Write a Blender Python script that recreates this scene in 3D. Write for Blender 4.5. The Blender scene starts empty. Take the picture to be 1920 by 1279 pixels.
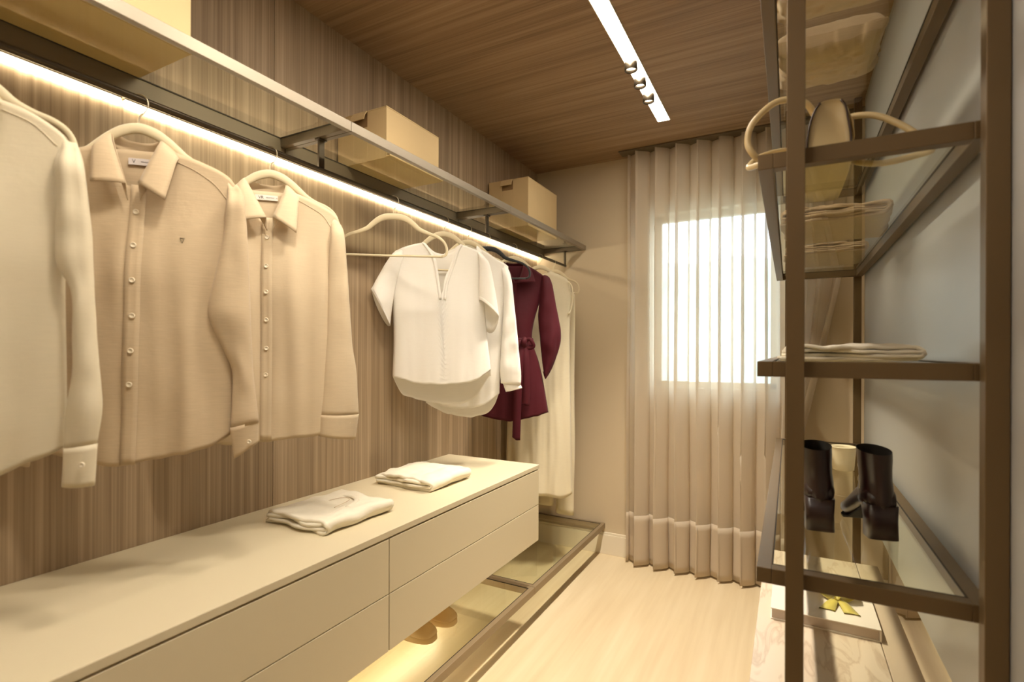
import bpy, bmesh, math, random
from mathutils import Vector, Matrix, noise
S = bpy.context.scene
COL = S.collection
R = math.radians

# ------------------------------------------------------------ camera
cd = bpy.data.cameras.new('camera'); cam = bpy.data.objects.new('camera', cd); COL.objects.link(cam)
cam.location = (0, 0, 1.30)
cam.rotation_euler = (Matrix.Rotation(R(28.1), 3, 'Z') @ Matrix.Rotation(R(90), 3, 'X') @ Matrix.Rotation(0.0034, 3, 'Z')).to_euler()
cd.sensor_width = 36; cd.sensor_fit = 'HORIZONTAL'
cd.lens = 974 / 1920 * 36
cd.shift_y = 21.7 / 1920
cd.clip_start = 0.02
cd.dof.use_dof = True; cd.dof.focus_distance = 2.1; cd.dof.aperture_fstop = 2.8
S.camera = cam

# ------------------------------------------------------------ world and exposure
w = bpy.data.worlds.new('daylight'); S.world = w; w.use_nodes = True
bg = w.node_tree.nodes['Background']
bg.inputs[0].default_value = (0.72, 0.86, 1.0, 1); bg.inputs[1].default_value = 3.4
S.view_settings.view_transform = 'Standard'; S.view_settings.look = 'None'
S.view_settings.gamma = 1; S.view_settings.use_curve_mapping = False
S.view_settings.exposure = 1.22
S.cycles.max_bounces = 10; S.cycles.transparent_max_bounces = 24
S.cycles.diffuse_bounces = 5; S.cycles.glossy_bounces = 4; S.cycles.transmission_bounces = 6
S.cycles.caustics_reflective = False; S.cycles.caustics_refractive = False

LIGHT_COL = (1.0, 0.85, 0.60)
CEIL_E = 24.0      # ceiling line
LED_E = 12.0       # rail LED
SPOT_W = 32.0
UNDER_E = 20.0

# ------------------------------------------------------------ helpers
def lin(c):
    return tuple(((x / 255) / 12.92 if x / 255 <= .04045 else ((x / 255 + .055) / 1.055) ** 2.4) for x in c) + (1,)

def mat_base(name):
    m = bpy.data.materials.new(name); m.use_nodes = True
    nt = m.node_tree; b = nt.nodes['Principled BSDF']
    return m, nt, b

def plain(name, rgb, rough=.6, metal=0, bump=0, bscale=400, var=.0, vscale=6, sheen=0, spec=.5):
    m, nt, b = mat_base(name)
    c = lin(rgb)
    b.inputs['Base Color'].default_value = c
    b.inputs['Roughness'].default_value = rough
    b.inputs['Metallic'].default_value = metal
    b.inputs['Specular IOR Level'].default_value = spec
    if sheen: b.inputs['Sheen Weight'].default_value = sheen
    tc = nt.nodes.new('ShaderNodeTexCoord')
    if var:
        n = nt.nodes.new('ShaderNodeTexNoise'); n.inputs['Scale'].default_value = vscale; n.inputs['Detail'].default_value = 4
        nt.links.new(tc.outputs['Object'], n.inputs['Vector'])
        r = nt.nodes.new('ShaderNodeValToRGB')
        r.color_ramp.elements[0].position = .3; r.color_ramp.elements[1].position = .7
        r.color_ramp.elements[0].color = tuple(x * (1 - var) for x in c[:3]) + (1,)
        r.color_ramp.elements[1].color = tuple(min(1, x * (1 + var)) for x in c[:3]) + (1,)
        nt.links.new(n.outputs['Fac'], r.inputs['Fac']); nt.links.new(r.outputs['Color'], b.inputs['Base Color'])
    if bump:
        n2 = nt.nodes.new('ShaderNodeTexNoise'); n2.inputs['Scale'].default_value = bscale; n2.inputs['Detail'].default_value = 3
        nt.links.new(tc.outputs['Object'], n2.inputs['Vector'])
        bp = nt.nodes.new('ShaderNodeBump'); bp.inputs['Strength'].default_value = bump; bp.inputs['Distance'].default_value = .002
        nt.links.new(n2.outputs['Fac'], bp.inputs['Height']); nt.links.new(bp.outputs['Normal'], b.inputs['Normal'])
    return m

def fabric(name, rgb, thin=.25, slub=.05, rough=.85):
    """woven cloth: fine horizontal slubs, light comes partly through"""
    m, nt, b = mat_base(name); c = lin(rgb)
    tc = nt.nodes.new('ShaderNodeTexCoord')
    mp = nt.nodes.new('ShaderNodeMapping'); mp.inputs['Scale'].default_value = (30, 30, 600)
    nt.links.new(tc.outputs['Object'], mp.inputs['Vector'])
    n = nt.nodes.new('ShaderNodeTexNoise'); n.inputs['Scale'].default_value = 1; n.inputs['Detail'].default_value = 3
    nt.links.new(mp.outputs['Vector'], n.inputs['Vector'])
    r = nt.nodes.new('ShaderNodeValToRGB'); r.color_ramp.elements[0].position = .3; r.color_ramp.elements[1].position = .7
    r.color_ramp.elements[0].color = tuple(x * (1 - slub) for x in c[:3]) + (1,)
    r.color_ramp.elements[1].color = tuple(min(1, x * (1 + slub)) for x in c[:3]) + (1,)
    nt.links.new(n.outputs['Fac'], r.inputs['Fac']); nt.links.new(r.outputs['Color'], b.inputs['Base Color'])
    b.inputs['Roughness'].default_value = rough; b.inputs['Sheen Weight'].default_value = .2 if sum(rgb) > 300 else .03
    b.inputs['Specular IOR Level'].default_value = .25
    n2 = nt.nodes.new('ShaderNodeTexNoise'); n2.inputs['Scale'].default_value = 16; n2.inputs['Detail'].default_value = 4
    nt.links.new(tc.outputs['Object'], n2.inputs['Vector'])
    ad = nt.nodes.new('ShaderNodeMath'); ad.operation = 'MULTIPLY_ADD'; ad.inputs[1].default_value = .10
    nt.links.new(n.outputs['Fac'], ad.inputs[0]); nt.links.new(n2.outputs['Fac'], ad.inputs[2])
    bp = nt.nodes.new('ShaderNodeBump'); bp.inputs['Strength'].default_value = .35; bp.inputs['Distance'].default_value = .006
    nt.links.new(ad.outputs[0], bp.inputs['Height']); nt.links.new(bp.outputs['Normal'], b.inputs['Normal'])
    if thin:
        t = nt.nodes.new('ShaderNodeBsdfTranslucent'); nt.links.new(r.outputs['Color'], t.inputs['Color'])
        mx = nt.nodes.new('ShaderNodeMixShader'); mx.inputs[0].default_value = thin
        nt.links.new(b.outputs[0], mx.inputs[1]); nt.links.new(t.outputs[0], mx.inputs[2])
        nt.links.new(mx.outputs[0], nt.nodes['Material Output'].inputs[0])
    return m

def wood(name, dark, mid, light, scale, rough=.5, fine=1.0, bump=.15):
    m, nt, b = mat_base(name)
    tc = nt.nodes.new('ShaderNodeTexCoord')
    def nz(sc, det, dist=0):
        mp = nt.nodes.new('ShaderNodeMapping'); mp.inputs['Scale'].default_value = sc
        nt.links.new(tc.outputs['Object'], mp.inputs['Vector'])
        n = nt.nodes.new('ShaderNodeTexNoise'); n.inputs['Scale'].default_value = 1; n.inputs['Detail'].default_value = det
        n.inputs['Distortion'].default_value = dist
        nt.links.new(mp.outputs['Vector'], n.inputs['Vector']); return n
    a = nz(scale, 5, .15)
    f = nz(tuple(s * 3.6 if s > 5 else s * 1.6 for s in scale), 3)
    ad = nt.nodes.new('ShaderNodeMath'); ad.operation = 'MULTIPLY_ADD'; ad.inputs[1].default_value = .55 * fine
    nt.links.new(f.outputs['Fac'], ad.inputs[0]); nt.links.new(a.outputs['Fac'], ad.inputs[2])
    sb = nt.nodes.new('ShaderNodeMath'); sb.operation = 'SUBTRACT'; sb.inputs[1].default_value = .275 * fine
    nt.links.new(ad.outputs[0], sb.inputs[0])
    r = nt.nodes.new('ShaderNodeValToRGB'); e = r.color_ramp.elements
    e[0].position = .14; e[0].color = lin(dark); e[1].position = .88; e[1].color = lin(light)
    k = e.new(.5); k.color = lin(mid)
    nt.links.new(sb.outputs[0], r.inputs['Fac']); nt.links.new(r.outputs['Color'], b.inputs['Base Color'])
    b.inputs['Roughness'].default_value = rough
    bp = nt.nodes.new('ShaderNodeBump'); bp.inputs['Strength'].default_value = bump; bp.inputs['Distance'].default_value = .001
    nt.links.new(f.outputs['Fac'], bp.inputs['Height']); nt.links.new(bp.outputs['Normal'], b.inputs['Normal'])
    return m

def glass(name, tint, rough=0.0, ior=1.5):
    m, nt, b = mat_base(name); nt.nodes.remove(b)
    t = nt.nodes.new('ShaderNodeBsdfTransparent'); t.inputs[0].default_value = tint + (1,)
    g = nt.nodes.new('ShaderNodeBsdfGlossy'); g.inputs['Roughness'].default_value = rough; g.inputs[0].default_value = (1, 1, 1, 1)
    f = nt.nodes.new('ShaderNodeFresnel'); f.inputs[0].default_value = ior
    ge = nt.nodes.new('ShaderNodeNewGeometry')          # reflect on the outer face only: no false total reflection inside
    inv = nt.nodes.new('ShaderNodeMath'); inv.operation = 'SUBTRACT'; inv.inputs[0].default_value = 1
    nt.links.new(ge.outputs['Backfacing'], inv.inputs[1])
    ml = nt.nodes.new('ShaderNodeMath'); ml.operation = 'MULTIPLY'
    nt.links.new(f.outputs[0], ml.inputs[0]); nt.links.new(inv.outputs[0], ml.inputs[1])
    mx = nt.nodes.new('ShaderNodeMixShader'); nt.links.new(ml.outputs[0], mx.inputs[0])
    nt.links.new(t.outputs[0], mx.inputs[1]); nt.links.new(g.outputs[0], mx.inputs[2])
    nt.links.new(mx.outputs[0], nt.nodes['Material Output'].inputs[0])
    return m

def emit(name, col, e):
    m, nt, b = mat_base(name); nt.nodes.remove(b)
    n = nt.nodes.new('ShaderNodeEmission'); n.inputs[0].default_value = col + (1,); n.inputs[1].default_value = e
    nt.links.new(n.outputs[0], nt.nodes['Material Output'].inputs[0]); return m

def sheer(name, rgb, see, trans):
    m, nt, b = mat_base(name); nt.nodes.remove(b); c = lin(rgb)
    tc = nt.nodes.new('ShaderNodeTexCoord')
    mp = nt.nodes.new('ShaderNodeMapping'); mp.inputs['Scale'].default_value = (700, 700, 40)
    nt.links.new(tc.outputs['Object'], mp.inputs['Vector'])
    nz = nt.nodes.new('ShaderNodeTexNoise'); nz.inputs['Scale'].default_value = 1
    nt.links.new(mp.outputs['Vector'], nz.inputs['Vector'])
    d = nt.nodes.new('ShaderNodeBsdfDiffuse'); d.inputs[0].default_value = c
    t = nt.nodes.new('ShaderNodeBsdfTranslucent'); t.inputs[0].default_value = c
    p = nt.nodes.new('ShaderNodeBsdfTransparent')
    bp = nt.nodes.new('ShaderNodeBump'); bp.inputs['Strength'].default_value = .1; bp.inputs['Distance'].default_value = .001
    nt.links.new(nz.outputs['Fac'], bp.inputs['Height']); nt.links.new(bp.outputs['Normal'], d.inputs['Normal'])
    m1 = nt.nodes.new('ShaderNodeMixShader'); m1.inputs[0].default_value = trans
    nt.links.new(d.outputs[0], m1.inputs[1]); nt.links.new(t.outputs[0], m1.inputs[2])
    m2 = nt.nodes.new('ShaderNodeMixShader'); m2.inputs[0].default_value = see
    nt.links.new(m1.outputs[0], m2.inputs[1]); nt.links.new(p.outputs[0], m2.inputs[2])
    nt.links.new(m2.outputs[0], nt.nodes['Material Output'].inputs[0]); return m

def new_obj(name, verts, faces, mat, parent=None, smooth=False, solid=0, bevel=0, subd=0, sol_off=0, local=False):
    me = bpy.data.meshes.new(name); me.from_pydata([tuple(v) for v in verts], [], faces); me.update()
    if mat: me.materials.append(mat)
    bm = bmesh.new(); bm.from_mesh(me)
    bmesh.ops.recalc_face_normals(bm, faces=bm.faces)
    bm.to_mesh(me); bm.free()
    if smooth:
        for p in me.polygons: p.use_smooth = True
    o = bpy.data.objects.new(name, me); COL.objects.link(o)
    if parent:
        o.parent = parent
        if not local:
            o.matrix_parent_inverse = (Matrix.Translation(parent.location) @ parent.rotation_euler.to_matrix().to_4x4()).inverted()
    if subd:
        md = o.modifiers.new('subd', 'SUBSURF'); md.levels = md.render_levels = subd
    if solid:
        md = o.modifiers.new('solid', 'SOLIDIFY'); md.thickness = solid; md.offset = sol_off
    if bevel:
        md = o.modifiers.new('bevel', 'BEVEL'); md.width = bevel; md.segments = 2; md.limit_method = 'ANGLE'
    return o

def boxdata(x0, x1, y0, y1, z0, z1):
    v = [(x, y, z) for x in (x0, x1) for y in (y0, y1) for z in (z0, z1)]
    f = [(0, 1, 3, 2), (4, 6, 7, 5), (0, 4, 5, 1), (2, 3, 7, 6), (0, 2, 6, 4), (1, 5, 7, 3)]
    return v, f

def box(name, x0, x1, y0, y1, z0, z1, mat, parent=None, bevel=.0, local=False):
    v, f = boxdata(x0, x1, y0, y1, z0, z1)
    return new_obj(name, v, f, mat, parent, bevel=bevel, local=local)

def merged(parts):
    V, F = [], []
    for v, f in parts:
        n = len(V); V += list(v); F += [tuple(i + n for i in q) for q in f]
    return V, F

def tag(o, label=None, cat=None, group=None, kind=None):
    if label: o['label'] = label
    if cat: o['category'] = cat
    if group: o['group'] = group
    if kind: o['kind'] = kind
    return o

def thing(name, label, cat, loc=(0, 0, 0), rz=0, group=None):
    o = bpy.data.objects.new(name, None); COL.objects.link(o)
    o.location = loc; o.rotation_euler = (0, 0, rz); o.empty_display_size = .05
    return tag(o, label, cat, group)

def struct(o): o['kind'] = 'structure'; return o

def catmull(pts, n):
    P = [Vector(p) for p in pts]
    P = [P[0] * 2 - P[1]] + P + [P[-1] * 2 - P[-2]]
    out = []; segs = len(P) - 3
    for i in range(n):
        t = i / (n - 1) * segs; k = min(int(t), segs - 1); u = t - k
        a, b, c, d = P[k:k + 4]
        out.append(.5 * ((2 * b) + (c - a) * u + (2 * a - 5 * b + 4 * c - d) * u * u + (3 * b - a - 3 * c + d) * u ** 3))
    return out

def resample(pts, n):
    P = catmull(pts, max(40, len(pts) * 10)); L = [0]
    for a, b in zip(P, P[1:]): L.append(L[-1] + (b - a).length)
    out = []; j = 0
    for i in range(n):
        s = L[-1] * i / (n - 1)
        while j < len(L) - 2 and L[j + 1] < s: j += 1
        f = (s - L[j]) / max(1e-9, L[j + 1] - L[j])
        out.append(P[j].lerp(P[j + 1], min(1, max(0, f))))
    return out

def interp(tab, x):
    if x <= tab[0][0]: return tab[0][1]
    for (a, p), (b, q) in zip(tab, tab[1:]):
        if x <= b: return p + (q - p) * (x - a) / (b - a)
    return tab[-1][1]

def sinterp(tab, x):
    """smooth (monotone cosine-free hermite) interpolation"""
    n = len(tab)
    if x <= tab[0][0]: return tab[0][1]
    if x >= tab[-1][0]: return tab[-1][1]
    for i in range(n - 1):
        if x <= tab[i + 1][0]:
            x0, y0 = tab[i]; x1, y1 = tab[i + 1]; h = x1 - x0; u = (x - x0) / h
            def sl(k):
                if k == 0: return (tab[1][1] - tab[0][1]) / (tab[1][0] - tab[0][0])
                if k == n - 1: return (tab[-1][1] - tab[-2][1]) / (tab[-1][0] - tab[-2][0])
                return (tab[k + 1][1] - tab[k - 1][1]) / (tab[k + 1][0] - tab[k - 1][0])
            m0, m1 = sl(i) * h, sl(i + 1) * h
            return (2*u**3 - 3*u*u + 1)*y0 + (u**3 - 2*u*u + u)*m0 + (-2*u**3 + 3*u*u)*y1 + (u**3 - u*u)*m1

def tube(name, pts, rad, mat, parent=None, seg=10, flat=1.0, up=(0, 1, 0), closed=False, local=True, n=None, caps=True):
    """sweep; rad scalar or list of in-plane radii; flat = ratio of radius along 'up'"""
    P = [Vector(p) for p in pts] if n is None else resample(pts, n)
    m = len(P); rr = [rad] * m if not isinstance(rad, (list, tuple)) else [interp([(i / (len(rad) - 1), r) for i, r in enumerate(rad)], k / (m - 1)) for k in range(m)]
    V, F = [], []; upv = Vector(up)
    for i, p in enumerate(P):
        a = P[(i - 1) % m] if closed or i > 0 else P[i]; b = P[(i + 1) % m] if closed or i < m - 1 else P[i]
        t = (b - a).normalized(); s = t.cross(upv)
        if s.length < 1e-4: s = t.cross(Vector((1, 0, .01)))
        s.normalize(); q = s.cross(t).normalized()
        for j in range(seg):
            th = 2 * math.pi * j / seg
            V.append(p + s * math.cos(th) * rr[i] + q * math.sin(th) * rr[i] * flat)
    rng = m if closed else m - 1
    for i in range(rng):
        for j in range(seg):
            k = (i + 1) % m
            F.append((i * seg + j, i * seg + (j + 1) % seg, k * seg + (j + 1) % seg, k * seg + j))
    if not closed and caps:
        F.append(tuple(range(seg))[::-1]); F.append(tuple(range((m - 1) * seg, m * seg)))
    return new_obj(name, V, F, mat, parent, smooth=True, local=local)

def grid_faces(nu, nv, off=0, wrap=False):
    F = []
    for i in range(nv - 1):
        for j in range(nu if wrap else nu - 1):
            k = (j + 1) % nu
            F.append((off + i * nu + j, off + i * nu + k, off + (i + 1) * nu + k, off + (i + 1) * nu + j))
    return F

def rings(name, R_, mat, parent=None, cap0=True, cap1=True, local=True, solid=0, subd=0):
    """R_: list of rings (lists of points, same count)"""
    n = len(R_[0]); V = [p for r in R_ for p in r]; F = grid_faces(n, len(R_), 0, True)
    if cap0: F.append(tuple(range(n))[::-1])
    if cap1: F.append(tuple(range((len(R_) - 1) * n, len(R_) * n)))
    return new_obj(name, V, F, mat, parent, smooth=True, local=local, solid=solid, subd=subd)

# ------------------------------------------------------------ materials
M = {}
M['wallwood'] = wood('wall_veneer', (126, 105, 80), (158, 136, 108), (190, 167, 138), (1, 52, .8), .55, 1.5)
M['ceilwood'] = wood('ceiling_veneer', (112, 88, 64), (150, 122, 92), (176, 150, 120), (1.0, 34, 1), .6, 1.0)
M['floorwood'] = wood('floor_oak', (198, 176, 140), (212, 194, 160), (224, 208, 178), (13, 1.0, 1), .34, .6, .05)
M['paint'] = plain('wall_paint', (198, 182, 154), .9, bump=.05, bscale=300)
M['white'] = plain('baseboard_white', (222, 212, 192), .5)
M['lacq'] = plain('cabinet_lacquer', (208, 196, 166), .42, bump=.02, bscale=60)
M['dark'] = plain('dark_gap', (40, 32, 24), .8)
M['alu'] = plain('champagne_aluminium', (150, 140, 124), .42, metal=.55, bump=.01)
M['bronze'] = plain('bronze_rack_metal', (108, 88, 60), .45, metal=.45)
M['bronze2'] = plain('platform_bronze', (150, 132, 104), .45, metal=.4)
M['rack2'] = plain('dark_champagne', (112, 100, 80), .5, metal=.3)
M['rail'] = plain('rail_bronze', (84, 74, 60), .35, metal=.7)
M['panel'] = plain('satin_grey_panel', (174, 174, 174), .34, bump=.0, spec=.6)
M['glass'] = glass('shelf_glass', (.965, .975, .915))
M['wglass'] = glass('window_glass', (.97, .98, .97))
M['ceil_e'] = emit('ceiling_line_light', (1, .885, .73), CEIL_E)
M['led_e'] = emit('rail_led_light', LIGHT_COL, LED_E)
M['led_u'] = emit('under_led_light', (1, .86, .62), UNDER_E)
M['spot_e'] = emit('spot_lens_light', (1, .885, .73), 25)
M['sheer'] = sheer('sheer_curtain', (226, 214, 194), .32, .45)
M['hem'] = sheer('curtain_hem', (220, 206, 184), .10, .35)
M['linen'] = fabric('beige_linen', (203, 182, 150), .15, .05)
M['linen2'] = fabric('pale_linen', (216, 197, 165), .15, .03)
M['cream'] = fabric('cream_satin', (226, 214, 186), .2, .02, .6)
M['whitecloth'] = fabric('white_viscose', (250, 247, 240), .3, .01)
M['maroon'] = fabric('maroon_poplin', (70, 9, 22), .03, .05, .7)
M['dress'] = fabric('ivory_crepe', (236, 226, 198), .25, .02)
M['folded'] = fabric('folded_cotton', (236, 228, 208), .1, .02)
M['sand'] = fabric('sand_cotton', (200, 176, 146), .08, .04)
M['velvet'] = plain('hanger_velvet', (208, 194, 160), .8, bump=.1, sheen=.4)
M['black'] = plain('black_velvet', (16, 14, 14), .7, sheen=.3)
M['hook'] = plain('hook_metal', (205, 195, 170), .3, metal=.7)
M['button'] = plain('button_pearl', (232, 220, 196), .4)
M['tag'] = plain('woven_tag', (198, 190, 186), .7)
M['tagw'] = plain('woven_tag_light', (226, 220, 210), .7)
M['ink'] = plain('tag_ink', (60, 56, 56), .8)
M['card'] = plain('kraft_card', (204, 178, 132), .75, bump=.08, bscale=120, var=.04, vscale=4)
M['cardd'] = plain('kraft_card_inside', (142, 112, 74), .8)
M['bag'] = plain('cream_leather', (206, 184, 138), .38, bump=.06, bscale=250)
M['bagedge'] = plain('bag_edge_dark', (62, 40, 26), .4)
M['boot'] = plain('oxblood_leather', (34, 9, 8), .32, bump=.03, bscale=200, spec=.7)
M['bootin'] = plain('boot_lining', (14, 8, 8), .9)
M['clog'] = plain('tan_clog', (226, 198, 148), .5, bump=.04)
M['marble'] = plain('bench_marble', (206, 188, 166), .3)
M['strip'] = plain('bench_side_strip', (196, 178, 154), .45)
M['book'] = plain('white_cover', (226, 216, 202), .4)
M['pages'] = plain('page_block', (206, 190, 172), .8)
M['ribbon'] = plain('yellow_ribbon', (196, 180, 84), .4, sheen=.2)
# marble veins
nt = M['marble'].node_tree; b = nt.nodes['Principled BSDF']; tc = nt.nodes['Texture Coordinate']
mp = nt.nodes.new('ShaderNodeMapping'); mp.inputs['Scale'].default_value = (16, 4, 16); mp.inputs['Rotation'].default_value = (0, 0, .35)
nt.links.new(tc.outputs['Object'], mp.inputs['Vector'])
nz = nt.nodes.new('ShaderNodeTexNoise'); nz.inputs['Scale'].default_value = 1; nz.inputs['Detail'].default_value = 7; nz.inputs['Distortion'].default_value = .8
nt.links.new(mp.outputs['Vector'], nz.inputs['Vector'])
r = nt.nodes.new('ShaderNodeValToRGB'); e = r.color_ramp.elements
e[0].position = .46; e[0].color = lin((208, 192, 170)); e[1].position = .56; e[1].color = lin((214, 198, 176))
k = e.new(.5); k.color = lin((192, 172, 148))
nt.links.new(nz.outputs['Fac'], r.inputs['Fac']); nt.links.new(r.outputs['Color'], b.inputs['Base Color'])
# fine page lines
nt = M['pages'].node_tree; b = nt.nodes['Principled BSDF']; tc = nt.nodes['Texture Coordinate']
wv = nt.nodes.new('ShaderNodeTexWave'); wv.bands_direction = 'Z'; wv.inputs['Scale'].default_value = 180; wv.inputs['Distortion'].default_value = .6
nt.links.new(tc.outputs['Object'], wv.inputs['Vector'])
r = nt.nodes.new('ShaderNodeValToRGB'); r.color_ramp.elements[0].color = lin((176, 158, 140)); r.color_ramp.elements[1].color = lin((214, 200, 184))
nt.links.new(wv.outputs['Fac'], r.inputs['Fac']); nt.links.new(r.outputs['Color'], b.inputs['Base Color'])

# ------------------------------------------------------------ room shell
WX = -1.548; EY = 3.26; H = 2.54; BY = -1.3; RX = .98
struct(box('floor', WX - .1, RX + .1, BY - .1, EY + .16, -.06, 0, M['floorwood']))
struct(box('ceiling', WX - .1, RX + .1, BY - .1, EY + .16, H, H + .06, M['ceilwood']))
ce = [o for o in COL.objects if o.name == 'ceiling'][0]
dl = rings('added_downlight', [[(.66 + r_ * math.cos(2 * math.pi * k / 24), 2.0 + r_ * math.sin(2 * math.pi * k / 24), H + z_) for k in range(24)] for r_, z_ in ((.03, -.001), (.04, -.004), (.04, -.012), (.034, -.012))], M['white'], ce, local=False)  # unseen fixture and beam added to brighten the floor beyond the panel
L = bpy.data.lights.new('added_fill_beam', 'SPOT'); L.energy = 40; L.color = (1, .885, .73); L.spot_size = R(110); L.spot_blend = .8; L.shadow_soft_size = .03
lo = bpy.data.objects.new('added_fill_beam', L); COL.objects.link(lo); lo.location = (.66, 2.0, H - .02)
wl = thing('wall_left', None, None); struct(wl)
ys = [BY, -.885, .145, 1.176, 2.206, EY]
for a, b_ in zip(ys, ys[1:]):
    box('panel', WX - .02, WX, a + .0008, b_ - .0008, 0, H, M['wallwood'], wl, bevel=.0008)
box('backing', WX - .1, WX - .02, BY - .1, EY + .16, 0, H, M['dark'], wl)
struct(box('wall_back', WX, RX, BY - .1, BY, 0, H, M['paint']))
struct(box('wall_outer', RX, RX + .1, BY - .1, EY + .16, 0, H, M['paint']))
struct(box('wall_right', .32, .355, BY, 3.02, .573, H, M['panel'], bevel=.0015))
WXa, WXb, WZa, WZb = -.75, -.06, 1.09, 2.16
V, F = merged([boxdata(WX, WXa, EY, EY + .16, 0, H), boxdata(WXb, RX, EY, EY + .16, 0, H),
               boxdata(WXa, WXb, EY, EY + .16, 0, WZa), boxdata(WXa, WXb, EY, EY + .16, WZb, H)])
struct(new_obj('wall_end', V, F, M['paint']))
bb = new_obj('baseboard_end', *merged([boxdata(WX, RX, EY - .014, EY, 0, .125), boxdata(WX, RX, EY - .010, EY, .125, .14)]), M['white'], bevel=.002); struct(bb)
win = thing('window_1', None, None, ((WXa + WXb) / 2, EY + .1, WZa)); struct(win)
fr = .035
box('window_frame', WXa, WXa + fr, EY + .09, EY + .13, WZa, WZb, M['white'], win)
box('window_frame', WXb - fr, WXb, EY + .09, EY + .13, WZa, WZb, M['white'], win)
box('window_frame', WXa, WXb, EY + .09, EY + .13, WZa, WZa + fr, M['white'], win)
box('window_frame', WXa, WXb, EY + .09, EY + .13, WZb - fr, WZb, M['white'], win)
box('pane', WXa + fr, WXb - fr, EY + .105, EY + .111, WZa + fr, WZb - fr, M['wglass'], win)
# pale hazy greenery and wall beyond the window
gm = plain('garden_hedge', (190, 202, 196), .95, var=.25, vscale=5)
hv = []; nu, nvv = 40, 20
for i in range(nvv):
    for j in range(nu):
        x = -3.2 + 4.6 * j / (nu - 1); z = 0 + (2.35 + .25 * noise.noise((x * 1.4, 0, 3))) * i / (nvv - 1)
        hv.append((x, 6.2 + .25 * noise.noise((x * 2.5, z * 2.5, 1)), z))
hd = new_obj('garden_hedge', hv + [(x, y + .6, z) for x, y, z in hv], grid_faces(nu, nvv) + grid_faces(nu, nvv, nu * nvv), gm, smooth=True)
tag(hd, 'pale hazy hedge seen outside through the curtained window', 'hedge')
og = plain('outside_ground', (190, 188, 180), .9)
tag(struct(box('ground_outside', -6, 4, EY + .17, 9, -.2, -.02, og)))

# ------------------------------------------------------------ curtain
PER = .118
def curtain_pts(x0, x1, z0, z1, nz_, sweep, amp=.042, per=PER, yc=3.165, dy=0):
    n = int((x1 - x0) / per * 16) + 1; V = []
    for i in range(nz_):
        z = z1 + (z0 - z1) * i / (nz_ - 1)
        for j in range(n):
            s = j / (n - 1); x = x0 + s * (x1 - x0)
            ph = 2 * math.pi * (x - x0) / per
            g = (2.53 - z) / 2.5
            a = amp * (1 + .12 * math.sin(x * 9 + 1.3)) * (1 + .15 * g)
            y = yc + a * math.sin(ph + .3 * noise.noise((x * 3, z * .9, 2))) + .006 * noise.noise((x * 18, z * 1.5, 5))
            xx = x + .020 * math.sin(2 * ph + .9) + .010 * g * noise.noise((x * 6, z, 9))
            xx += sweep(s, z)
            V.append((xx, y + dy, z))
    return V, grid_faces(n, nz_)
def sweep(s, z):
    k = max(0, (s - .66) / .34) ** 1.3
    return k * (-.335 * min(1, (2.53 - z) / 1.7) ** 1.2)
cur = thing('curtain', 'sheer beige floor-length curtain with soft folds hanging over the bright window', 'curtain', (-.3, 3.165, .015))
V, F = curtain_pts(-.90, .375, .315, 2.525, 44, sweep); new_obj('curtain_panel', V, F, M['sheer'], cur, smooth=True)
V, F = curtain_pts(-.90, .375, .015, .315, 9, sweep); new_obj('hem', V, F, M['hem'], cur, smooth=True, solid=.0006)
cur2 = thing('curtain', 'narrow beige curtain end beyond the grey panel, seen under it', 'curtain', (.65, 3.165, .015))
V, F = curtain_pts(.43, .93, .315, 2.525, 30, lambda s, z: 0, .028); new_obj('curtain_panel', V, F, M['sheer'], cur2, smooth=True)
V, F = curtain_pts(.43, .93, .015, .315, 6, lambda s, z: 0, .028); new_obj('hem', V, F, M['hem'], cur2, smooth=True, solid=.0006)
tag(box('curtain_track', -.93, .95, 3.12, 3.21, H - .008, H - .001, M['rack2']), 'slim bronze curtain track along the top of the window wall', 'curtain track')

# ------------------------------------------------------------ ceiling light with spots
cl = thing('ceiling_light', 'long white recessed linear light running along the wooden ceiling', 'ceiling light', (-.592, 1.2, H))
box('diffuser', -.622, -.562, -.9, 2.815, H - .004, H - .001, M['ceil_e'], cl)
V, F = merged([boxdata(-.625, -.622, -.9, 2.818, H - .005, H), boxdata(-.562, -.559, -.9, 2.818, H - .005, H), boxdata(-.625, -.559, 2.815, 2.818, H - .005, H)])
new_obj('trim', V, F, M['white'], cl)
names = ['nearest', 'middle', 'farthest']
for i, y in enumerate((2.165, 2.315, 2.475)):
    sp = thing('spotlight', 'bronze tube spotlight on the ceiling line, %s of the three' % names[i], 'spotlight', (-.592, y, H - .005), group=None)
    def ring(r, z, n=24): return [(r * math.cos(2 * math.pi * k / n), r * math.sin(2 * math.pi * k / n), z) for k in range(n)]
    rings('housing', [ring(.018, -.001), ring(.026, -.004), ring(.027, -.045), ring(.024, -.047), ring(.022, -.030)], M['rail'], sp, True, False)
    rings('lens', [ring(.0215, -.028), ring(.021, -.031)], M['spot_e'], sp)
    L = bpy.data.lights.new('spot_beam', 'SPOT'); L.energy = SPOT_W; L.color = (1, .885, .73); L.spot_size = R(80); L.spot_blend = .8; L.shadow_soft_size = .02
    lo = bpy.data.objects.new('spot_beam', L); COL.objects.link(lo); lo.parent = sp; lo.location = (0, 0, -.05)
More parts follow.
